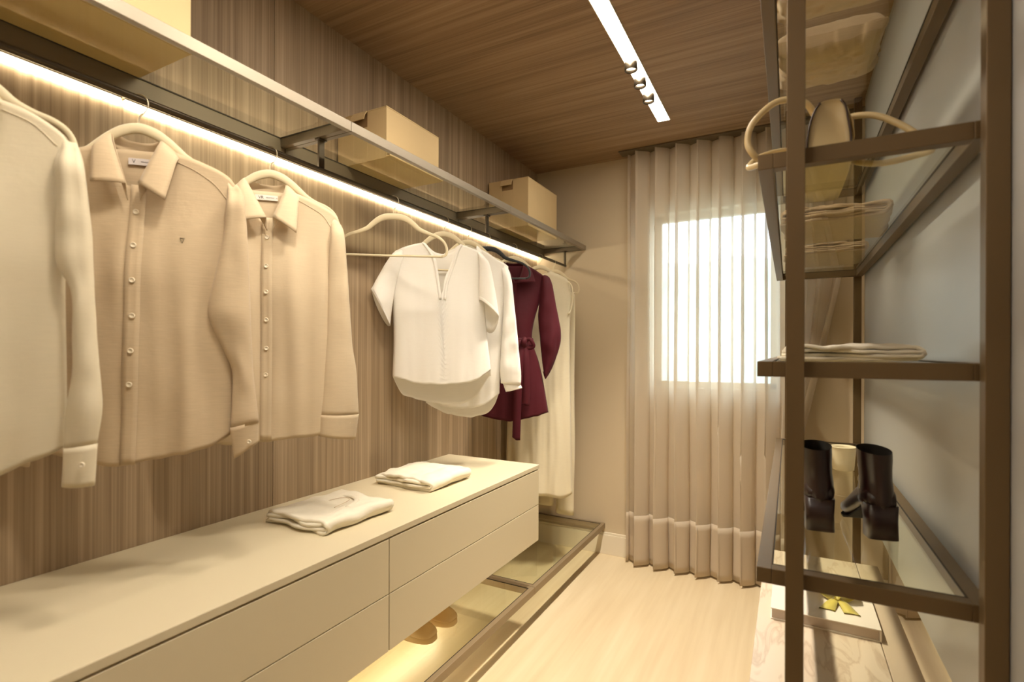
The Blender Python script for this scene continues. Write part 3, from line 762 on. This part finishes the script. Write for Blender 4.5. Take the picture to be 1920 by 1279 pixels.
# maroon belted coat
hanger(-1.32, 2.486, 30, 'beige velvet hanger holding the maroon belted coat', half=.17, drop=.012)
g8 = Garment('coat', 'maroon belted shirt-coat with puffed sleeves', 'coat', -1.32, 2.486, 30, .835,
      [(.90, -.19, .200), (.957, -.18, .195), (1.13, -.155, .166), (1.246, -.135, .140), (1.33, -.110, .112), (1.37, -.102, .102), (1.42, -.104, .104), (1.5, -.118, .120), (1.6, -.15, .150), (1.7, -.178, .178), (1.8, -.178, .178)],
      [(-.18, 1.70), (-.15, 1.725), (-.08, 1.768), (-.07, 1.765), (-.02, 1.69), (0, 1.68), (.02, 1.69), (.07, 1.765), (.08, 1.768), (.15, 1.725), (.18, 1.70)],
      [(-.18, 1.70), (-.15, 1.725), (-.08, 1.768), (0, 1.77), (.08, 1.768), (.15, 1.725), (.18, 1.70)],
      [(-.19, .965), (-.1, .945), (-.005, .936), (.11, .958), (.192, .977)],
      [(-.19, .965), (0, .945), (.192, .975)], .055, M['maroon'], 15, .009, 1.70, None, fs=12)
for sx in (1, -1):
    inn = [(.150, 1.712), (.142, 1.62), (.134, 1.506), (.138, 1.43), (.146, 1.362), (.154, 1.275), (.166, 1.190)]
    out = [(.17, 1.722), (.195, 1.71), (.212, 1.66), (.224, 1.594), (.245, 1.48), (.256, 1.406), (.249, 1.333), (.211, 1.217), (.178, 1.162)]
    if sx < 0: inn, out = mirror(inn), mirror(out)
    s_ = g8.sleeve(inn, out, -.014, .55, wr=.007)
    ci = [(.160, 1.200), (.166, 1.180)]; co = [(.186, 1.175), (.174, 1.156)]
    if sx < 0: ci, co = mirror(ci), mirror(co)
    g8.sleeve(ci, co, -.014, .55, name='cuff', parent=s_, n=5, cap=False, wr=.001)
g8.collar(col_pts((.006, 1.684), (.052, 1.788), (.085, 1.762), (.098, 1.690), (-.006, 1.684), (-.052, 1.795), (-.085, 1.768), (-.09, 1.69), 1.79))
g8.strip('placket', [(.004, 1.675), (.002, 1.5), (0, 1.37)], .026, off=.002)
for z in (1.62, 1.54, 1.46): 
    bt = g8.button(.004, z, .004); bt.data.materials[0] = M['bootin']
# belt as a band around the waist, bow and tails
RR = []
for z, k in ((1.335, 1.04), (1.340, 1.07), (1.372, 1.07), (1.378, 1.04)):
    l, r = g8.lr(z); ring_ = []
    for j in range(40):
        th = 2 * math.pi * j / 40; x = (l + r) / 2 + (r - l) / 2 * k * math.cos(th) * (abs(math.cos(th)) ** -.25 if abs(math.cos(th)) > .01 else 1)
        x = max(l * 1.06, min(r * 1.06, x))
        ring_.append((x, -.058 * math.sin(th) * (1.12 if math.sin(th) > 0 else .85), z - .835))
    RR.append(ring_)
rings('belt', RR, M['maroon'], g8.t, False, False, solid=.002)
kn = tube('belt_knot', [(.060, -.066, 1.372 - .835), (.052, -.078, 1.355 - .835), (.055, -.066, 1.335 - .835)], .017, M['maroon'], g8.t, n=12)
tube('belt_loop', [(.055, -.070, 1.355 - .835), (.085, -.085, 1.37 - .835), (.105, -.082, 1.335 - .835), (.08, -.075, 1.325 - .835), (.055, -.070, 1.35 - .835)], .010, M['maroon'], g8.t, n=24, flat=.4)
tube('belt_loop', [(.05, -.070, 1.355 - .835), (.025, -.085, 1.35 - .835), (.005, -.082, 1.29 - .835), (.02, -.075, 1.28 - .835), (.05, -.070, 1.345 - .835)], .011, M['maroon'], g8.t, n=24, flat=.4)
def sash(pts, w):
    P = resample(pts, 30); V = []
    for i, p in enumerate(P):
        for a in (-1, 0, 1):
            V.append((p.x + a * w / 2, p.y - .003 * (a == 0), p.z - .835))
    V[-3] = (V[-3][0], V[-3][1], V[-3][2] + .016)
    new_obj('belt_tail', V, grid_faces(3, 30), M['maroon'], g8.t, smooth=True, local=True, solid=.0025)
sash([(.046, -.072, 1.345), (.030, -.088, 1.25), (.020, -.092, 1.05), (.014, -.090, .84)], .042)
sash([(.058, -.070, 1.345), (.062, -.086, 1.25), (.066, -.090, 1.10), (.062, -.088, 1.02)], .040)
# ivory dress
hanger(-1.32, 2.82, 20, 'beige velvet hanger holding the long ivory dress', half=.17, drop=.010)
def pleat(x, z): return .012 * smooth((1.2 - z) / .8) * math.sin(x * 55 + 2 * math.sin(z * 2))
g9 = Garment('dress', 'long sleeveless ivory dress reaching almost to the floor', 'dress', -1.32, 2.82, 20, .44,
      [(.40, -.200, .200), (.7, -.197, .192), (.99, -.19, .187), (1.37, -.18, .180), (1.55, -.182, .184), (1.62, -.186, .190), (1.72, -.178, .180), (1.8, -.178, .180)],
      [(-.18, 1.712), (-.16, 1.742), (-.07, 1.783), (-.058, 1.783), (-.03, 1.745), (0, 1.735), (.03, 1.745), (.058, 1.783), (.07, 1.783), (.16, 1.742), (.18, 1.712)],
      [(-.18, 1.712), (-.16, 1.742), (-.058, 1.783), (0, 1.765), (.058, 1.783), (.16, 1.742), (.18, 1.712)],
      [(-.2, .47), (-.1, .455), (.015, .459), (.09, .452), (.158, .446), (.2, .467)], [(-.2, .47), (0, .46), (.2, .47)], .055, M['dress'], 40, .010, 1.70, None, fs=16, extra=pleat)
for sx in (1, -1):
    pts = [(.170 * sx, -.012, 1.722), (.192 * sx, -.016, 1.69), (.196 * sx, -.018, 1.62), (.184 * sx, -.020, 1.545), (.172 * sx, -.036, 1.53)]
    tube('armhole_trim', [(a, b_, c - .44) for a, b_, c in pts], .0045, M['dress'], g9.t, n=20)
# trousers on the last hanger
hanger(-1.32, 3.02, -8, 'thin beige hanger at the very end of the rail holding cream trousers', half=.185)
tr = thing('trousers', 'cream trousers folded over the last hanger, hanging below the ivory dress', 'trousers', (-1.30, 3.02, .30), R(-8))
for k_, (x0, x1) in enumerate(((-.135, -.012), (.005, .135))):
    RR = []
    for i in range(40):
        z = 1.672 - (1.672 - (.335 if k_ == 0 else .30)) * i / 39
        ring_ = []
        for j in range(24):
            th = 2 * math.pi * j / 24
            c = (x0 + x1) / 2; h = (x1 - x0) / 2 * (1 + .06 * math.sin(i * .3))
            x = c + h * math.cos(th); yy = .012 + .020 * smooth(i / 20)
            ring_.append((x, -yy * math.sin(th) + .006 * noise.noise((x * 25, z * 2, 3)), z - .30))
        RR.append(ring_)
    rings('trouser_leg', RR, M['dress'], tr, True, False, solid=.0015)

# ------------------------------------------------------------ folded clothes
def folded(name, label, cat, x, y, z, wx, dy, h, mat, rz=0, seed=0, layers=2, group=None, collar=False, curl=.6):
    t = thing(name, label, cat, (x, y, z), rz, group)
    th = h / (2 * layers + .4)
    for L in range(layers):
        z0 = th * (L + .5) + .001; z1 = h - th * (L + .5); r = (z1 - z0) / 2; xr = wx / 2 - th * .5 - L * .004
        xl = -wx / 2 + .004 + .013 * L
        path = []
        if L == 0:   # curled free end at the left
            r2 = r * curl
            path += [(xl + .05, z1 - 2 * r2), (xl + .03, z1 - 2 * r2 + .001)]
            path += [(xl + .02 - r2 * math.sin(a * math.pi / 6), z1 - r2 - r2 * math.cos(a * math.pi / 6)) for a in range(0, 7)]
        else:
            path += [(xl, z1 - .001)]
        path += [(xl + (xr - r - xl) * k / 9, z1) for k in range(1, 10)]
        path += [(xr - r + r * math.sin(a * math.pi / 8), (z0 + z1) / 2 + r * math.cos(a * math.pi / 8)) for a in range(0, 9)]
        path += [(xr - r - (xr - r - xl - .0) * k / 9, z0) for k in range(1, 10)]
        P = resample([(a, 0, b_) for a, b_ in path], 70); ny = 34; V = []
        for i in range(ny):
            v = i / (ny - 1)
            for p in P:
                yy = -dy / 2 + dy * v
                edge = .022 * noise.noise((p.x * 12, L * 3 + seed, p.z * 40)) * (1 - min(1, v / .25))
                nzv = noise.noise((p.x * 11 + seed, yy * 9, L)) * .6 + noise.noise((p.x * 30, yy * 26, seed + L)) * .35
                up = p.z / h
                zz = p.z + h * .38 * nzv * up - h * .10 * up * (abs(v - .5) * 2) ** 3
                xx = p.x + .012 * noise.noise((yy * 12, p.z * 40, seed)) 
                V.append((xx, yy + edge - .004 * L * (1 - 2 * v), max(zz, th * .5 + .0004)))
        new_obj('folded_layer', V, grid_faces(len(P), ny), mat, t, smooth=True, local=True, solid=th * .92)
    if collar:
        pts = [(-.065, dy * .06, h), (-.045, dy * .24, h + .004), (.0, dy * .30, h + .007), (.05, dy * .22, h + .004), (.07, dy * .02, h)]
        tube('collar', [(a * .9, b_, c - .006) for a, b_, c in pts], .0085, mat, t, n=40, flat=.6, up=(0, 0, 1))
        tube('neck_seam', [(-.03, -.02, h * 1.02), (-.01, dy * .18, h + .003), (.03, dy * .16, h + .003), (.045, -.03, h * .98)], .0009, M['sand'], t, n=30)
    return t
folded('folded_shirt', 'folded white shirt with a visible collar, nearer of two on the worktop', 'folded clothes', -1.283, 1.19, .776, .27, .27, .044, M['folded'], R(-2), 1, 2, 'folded tops on the worktop', True)
folded('folded_shirt', 'folded white top, farther of two on the worktop', 'folded clothes', -1.31, 1.70, .776, .29, .26, .050, M['folded'], R(-1), 6, 2, 'folded tops on the worktop', False)

# ------------------------------------------------------------ boxes on the shelf
def storage_box(label, x0, x1, y0, y1, h, lip=True, tabx=.5):
    z = 2.0075
    t = thing('storage_box', label, 'box', ((x0 + x1) / 2, (y0 + y1) / 2, z), group='cardboard boxes on the glass shelves')
    w_ = .004
    V, F = merged([boxdata(x0, x1, y0, y1, z, z + w_), boxdata(x0, x0 + w_, y0, y1, z + w_, z + h), boxdata(x1 - w_, x1, y0, y1, z + w_, z + h),
                   boxdata(x0 + w_, x1 - w_, y1 - w_, y1, z + w_, z + h),
                   boxdata(x0 + w_, x0 + w_ + (x1 - x0) * (tabx - .18), y0, y0 + w_, z + w_, z + h), boxdata(x0 + w_ + (x1 - x0) * (tabx + .10), x1 - w_, y0, y0 + w_, z + w_, z + h),
                   boxdata(x0 + w_ + (x1 - x0) * (tabx - .18), x0 + w_ + (x1 - x0) * (tabx + .10), y0, y0 + w_, z + w_, z + h - .055)])
    new_obj('body', V, F, M['card'], t, bevel=.0008)
    box('lid', x0 - .001, x1 + .001, y0 - .001, y1 + .001, z + h, z + h + .004, M['card'], t, bevel=.0008)
    a = x0 + w_ + (x1 - x0) * (tabx - .18); b_ = x0 + w_ + (x1 - x0) * (tabx + .10)
    new_obj('hand_flap', [(a, y0 - .002, z + h + .003), (b_, y0 - .002, z + h + .003), (b_, y0 - .014, z + h - .016), (a, y0 - .014, z + h - .016), (b_, y0 - .018, z + h - .032), (a, y0 - .018, z + h - .032)],
            [(0, 1, 2, 3), (3, 2, 4, 5)], M['card'], t, solid=.003)
    box('inner_panel', a - .01, b_ + .01, y0 + .005, y0 + .008, z + w_, z + h - .002, M['cardd'], t)
    if lip:
        xx = x1 + .001
        V = []
        for y in (y0 - .004, y1 + .002):
            V += [(xx, y, z + .001), (xx + .018, y, z + .004), (xx + .021, y, z + .016), (xx + .012, y, z + .026), (xx, y, z + .024)]
        F = [(i, (i + 1) % 5, 5 + (i + 1) % 5, 5 + i) for i in range(5)]
        new_obj('rolled_edge', V, F, M['card'], t, smooth=False, solid=.002)
storage_box('large kraft box at the top left, cut by the frame', -1.53, -1.262, .22, .731, .31, True)
storage_box('kraft box with a rolled bottom edge on the middle shelf', -1.535, -1.292, 1.447, 1.765, .184, True)
storage_box('tall kraft box on the farthest shelf by the end wall', -1.535, -1.282, 2.586, 2.985, .268, False)

# ------------------------------------------------------------ clogs on the low platform
def clog(y, label):
    t = thing('clog', label, 'shoe', (-1.31, y, .199), group='pair of tan clogs')
    secs = [(-.12, .030, .050), (-.10, .038, .060), (-.05, .040, .066), (0, .042, .070), (.05, .048, .068), (.09, .047, .058), (.112, .036, .046), (.122, .018, .038)]
    RR = []
    for x, hw, top in secs:
        RR.append([(x, hw * math.cos(a), .0225 + (top - .0225) * max(0, math.sin(a)) if math.sin(a) > 0 else .0225) for a in [2 * math.pi * k / 24 for k in range(24)]])
    rings('upper', RR, M['clog'], t, subd=1)
    def out(s, z): 
        pts = []
        for k in range(40):
            a = 2 * math.pi * k / 40; cx, sy = math.cos(a), math.sin(a)
            pts.append(((.126 if cx > 0 else .124) * s * math.copysign(abs(cx) ** .85, cx), (.047 + .006 * cx) * s * math.copysign(abs(sy) ** .75, sy), z))
        return pts
    rings('sole', [out(.97, .0), out(1.0, .004), out(.99, .018), out(.96, .024)], M['clog'], t)
    tube('throat_rim', [(-.02, -.028, .074), (.035, -.026, .076), (.055, 0, .080), (.035, .026, .076), (-.02, .028, .074), (-.09, .024, .070), (-.11, 0, .068), (-.09, -.024, .070)], .004, M['clog'], t, n=50, closed=False, up=(0, 0, 1))
clog(1.605, 'tan clog with rounded toe, nearer of the pair under the drawers')
clog(1.742, 'tan clog with rounded toe, farther of the pair under the drawers')

# ------------------------------------------------------------ things on the rack
# handbag on the second shelf
hb = thing('handbag', 'cream leather handbag with looped tubular handles on the glass shelf', 'handbag', (.070, 1.43, 1.704))
def sect(y, k):
    # trapezoid with rounded shoulders, k scale
    pts = [(-.040, .001), (.0, 0), (.040, .001), (.0415, .004), (.041, .035), (.037, .07), (.031, .10), (.027, .112), (.020, .118), (0, .1195), (-.012, .118), (-.019, .112), (-.024, .10), (-.034, .07), (-.040, .035), (-.0415, .004)]
    P = catmull([(a * k, y, b_ * (.9 + .1 * k)) for a, b_ in pts] + [(pts[0][0] * k, y, 0)], 65)[:-1]
    return [(p.x, p.y, max(.0005, p.z)) for p in P]
rings('body', [sect(-.176, .80), sect(-.180, .95), sect(-.174, 1.0), sect(-.05, 1.04), sect(.08, 1.0), sect(.178, .93), sect(.172, .8)], M['bag'], hb)
for sx in (1, -1):
    P = [(sx * .038, -.180, .004), (sx * .0385, -.182, .035), (sx * .034, -.182, .07), (sx * .027 + .002, -.182, .10), (sx * .018 + .003, -.181, .114)]
    tube('piping', P, .0022, M['bagedge'], hb, n=20)
tube('piping', [(-.016, -.17, .1195), (-.014, 0, .1200), (-.016, .17, .1195)], .002, M['bagedge'], hb, n=10, up=(0, 0, 1))
V = []
for i in range(12):
    y = -.15 + .30 * i / 11
    for a, b_ in ((-.020, .1205), (.012, .1225), (.034, .108), (.0445, .075), (.0465, .045)): V.append((a, y, b_ + .001))
new_obj('flap', V, grid_faces(5, 12), M['bag'], hb, smooth=True, local=True, solid=.003)
tube('handle', [(-.020, -.135, .105), (-.045, -.155, .135), (-.095, -.175, .138), (-.140, -.185, .100), (-.152, -.188, .060), (-.142, -.190, .030), (-.120, -.170, .012)], .0068, M['bag'], hb, n=50)
tube('handle', [(-.120, -.170, .012), (-.155, -.10, .030), (-.135, .0, .085), (-.080, .085, .120), (-.020, .115, .108)], .0068, M['bag'], hb, n=40)
tube('handle', [(.022, -.05, .112), (.050, -.06, .122), (.095, -.075, .108), (.140, -.090, .070), (.172, -.105, .030), (.185, -.110, .010), (.165, -.09, .0075), (.090, -.07, .0075), (.02, .08, .085)], .0068, M['bag'], hb, n=60)
# folded on second shelf
folded('folded_linen', 'near stack of folded sand-coloured cloth on the glass shelf behind the handbag', 'folded clothes', .128, 2.02, 1.704, .30, .36, .050, M['sand'], R(-5), 12, 3, 'folded cloth on the second glass shelf')
folded('folded_linen', 'far stack of folded sand-coloured cloth on the glass shelf behind the handbag', 'folded clothes', .128, 2.62, 1.704, .30, .36, .045, M['sand'], R(-2), 19, 3, 'folded cloth on the second glass shelf')
# crumpled pillows on top shelf
def pillow(label, x, y, z, wx, dy, h, seed):
    V = []; n = 30; F = []
    for side in (1, -1):
        off = len(V)
        for i in range(n):
            for j in range(n):
                u = -1 + 2 * j / (n - 1); v = -1 + 2 * i / (n - 1)
                e = (max(0, 1 - abs(u) ** 4) * max(0, 1 - abs(v) ** 4)) ** .35
                k = 1 - .06 * (1 - abs(u * v))
                zz = h / 2 + side * h / 2 * e
                cr = .011 * noise.noise((u * 3.5 + seed, v * 3.5, side * 3)) + .007 * noise.noise((u * 8, v * 8 + seed, side))
                V.append((u * wx / 2 * k + cr, v * dy / 2 * k + cr * .6, max(.0012, zz + cr * e * (1 if side > 0 else .9) + (.004 if side < 0 else 0))))
        F += grid_faces(n, n, off)
    t = new_obj('cushion', V, F, M['sand'], None, smooth=True)
    bm = bmesh.new(); bm.from_mesh(t.data); bmesh.ops.remove_doubles(bm, verts=bm.verts, dist=.001); bmesh.ops.recalc_face_normals(bm, faces=bm.faces); bm.to_mesh(t.data); bm.free()
    md = t.modifiers.new('subd', 'SUBSURF'); md.levels = md.render_levels = 1
    t.location = (x, y, z); tag(t, label, 'cushion', 'crumpled cushions on the top shelf')
pillow('crumpled sand-coloured cushion on the top glass shelf, nearer the camera', .095, 1.34, 2.0945, .27, .26, .09, 2)
pillow('crumpled sand-coloured cushion on the top glass shelf, farther back', .09, 1.72, 2.0945, .26, .25, .10, 8)
# folded shirt on mid shelf
folded('folded_shirt', 'folded pale yellow shirt on the eye-level shelf of the rack', 'folded clothes', .112, 1.50, 1.284, .27, .30, .036, M['folded'], R(3), 31, 2)
# boots
def boot(x, y, label, rz):
    t = thing('ankle_boot', label, 'boot', (x, y, .8665), rz, 'oxblood ankle boots')
    def el(cx, cy, rx, ry, z, n=28, tilt=0): return [(cx + rx * math.cos(2 * math.pi * k / n), cy + ry * math.sin(2 * math.pi * k / n), z + tilt * math.sin(2 * math.pi * k / n)) for k in range(n)]
    sh = [el(-.006, .012, .035, .048, .203, tilt=.006), el(-.005, .012, .0345, .047, .185, tilt=.004), el(-.004, .012, .033, .045, .16), el(-.002, .014, .032, .045, .135), el(0, .018, .033, .050, .115), el(0, .020, .034, .058, .098), el(0, .018, .0345, .056, .080), el(0, .014, .033, .050, .070)]
    up = rings('shaft', sh, M['boot'], t, False, True)
    inn = [el(-.006, .012, .0345, .0475, .2028, tilt=.006), el(-.006, .012, .031, .043, .198, tilt=.006), el(-.004, .012, .028, .040, .15)]
    rings('lining', inn, M['bootin'], t, False, True)
    # foot by sections along y
    secs = [(-.030, .026, .070, .100), (-.010, .033, .068, .118), (.03, .034, .055, .122), (.065, .034, .035, .105), (.10, .037, .016, .078), (.13, .038, .006, .056), (.16, .034, .004, .042), (.185, .022, .006, .032), (.196, .008, .010, .024)]
    RR = []
    for yy, hw, zb_, zt in secs:
        c = (zb_ + zt) / 2; hh = (zt - zb_) / 2
        RR.append([(hw * math.copysign(abs(math.cos(a)) ** .8, math.cos(a)), yy, c + hh * math.copysign(abs(math.sin(a)) ** .8, math.sin(a))) for a in [2 * math.pi * k / 24 for k in range(24)]])
    rings('vamp', RR, M['boot'], t)
    # block heel
    def sq(z, hx, y0, y1):
        pts = []
        for k in range(24):
            a = 2 * math.pi * k / 24; cx = math.copysign(abs(math.cos(a)) ** .35, math.cos(a)); sy = math.copysign(abs(math.sin(a)) ** .35, math.sin(a))
            pts.append((hx * cx, (y0 + y1) / 2 + (y1 - y0) / 2 * sy, z))
        return pts
    rings('heel', [sq(0, .0315, -.038, .014), sq(.04, .0305, -.037, .018), sq(.078, .0325, -.036, .030)], M['boot'], t)
    # sole
    V = []
    so = [(-.03, .028, .066), (.02, .030, .058), (.06, .031, .036), (.10, .034, .013), (.13, .036, .0035), (.165, .031, .0015), (.19, .016, .003)]
    for yy, hw, z in so: V += [(-hw, yy, z), (hw, yy, z)]
    new_obj('sole', V, grid_faces(2, len(so)), M['bootin'], t, local=True, solid=.004, sol_off=0)
    tube('zip', [(-.0335, .014, .195), (-.0315, .016, .150), (-.0335, .020, .105)], .0014, M['hook'], t, n=14)
boot(.189, 1.508, 'oxblood ankle boot nearer the grey panel on the glass shelf', R(12))
boot(.066, 1.508, 'oxblood ankle boot partly hidden behind the front post', R(3))
# small bucket purse
bp_ = thing('mini_purse', 'small cream bucket purse with coiled straps between the boots', 'purse', (.179, 2.295, .8665))
def cr(r, z, n=32): return [(r * math.cos(2 * math.pi * k / n), r * math.sin(2 * math.pi * k / n), z) for k in range(n)]
rings('body', [cr(.030, 0), cr(.0345, .002), cr(.0365, .03), cr(.040, .075), cr(.042, .084), cr(.0435, .086), cr(.041, .088), cr(.037, .082), cr(.034, .01)], M['cream'], bp_, True, True)
for sx in (1, -1):
    P = []
    for k in range(60):
        a = k / 59 * 5 * math.pi; rr = .022 + .006 * math.sin(k * .3)
        P.append((sx * (.058 + .012 * math.cos(a * .7)), -.01 + rr * math.sin(a) * .6, .004 + .030 * (1 + math.cos(a)) * (1 - k / 90)))
    tube('strap', P, .0022, M['cream'], bp_)
    tube('strap', [(sx * .040, 0, .082), (sx * .052, -.004, .078), (sx * .062, -.008, .055), (sx * .064, -.01, .03)], .0022, M['cream'], bp_, n=20)
# white book with ribbon on bench
bk = thing('book', 'thick white book lying on the marble bench', 'book', (.095, 1.99, .457))
box('cover', -.05, .240, 1.845, 2.13, .457, .4605, M['book'], bk, bevel=.0008)
box('cover', -.05, .240, 1.845, 2.13, .4895, .493, M['book'], bk, bevel=.0008)
box('page_block', -.047, .234, 1.850, 2.127, .4605, .4895, M['pages'], bk)
box('spine', .235, .241, 1.846, 2.129, .4605, .4895, M['book'], bk, bevel=.001)
rb = thing('ribbon_bow', 'yellow satin ribbon bow on the white book', 'ribbon', (.140, 1.99, .493))
for sx in (1, -1):
    P = resample([(0, 0, .012), (sx * .022, .01, .040), (sx * .050, .03, .046), (sx * .058, .04, .022), (sx * .03, .02, .006), (0, 0, .010)], 30); V = []
    for p in P:
        for a in (-.020, 0, .020): V.append((p.x, p.y + a, max(.002, p.z + .002 * (a == 0))))
    new_obj('loop', V, grid_faces(3, 30), M['ribbon'], rb, smooth=True, local=True, solid=.0012)
    P = resample([(0, 0, .012), (sx * .015, -.03, .010), (sx * .034, -.085, .003)], 16); V = []
    for i, p in enumerate(P):
        wd = .010 + .012 * i / 15
        for a in (-wd, 0, wd): V.append((p.x + a, p.y + (.014 if i == 15 and a == 0 else 0), p.z))
    new_obj('tail', V, grid_faces(3, 16), M['ribbon'], rb, smooth=True, local=True, solid=.0012)
tube('knot', [(0, -.014, .008), (0, 0, .017), (0, .014, .008)], .009, M['ribbon'], rb, n=12)
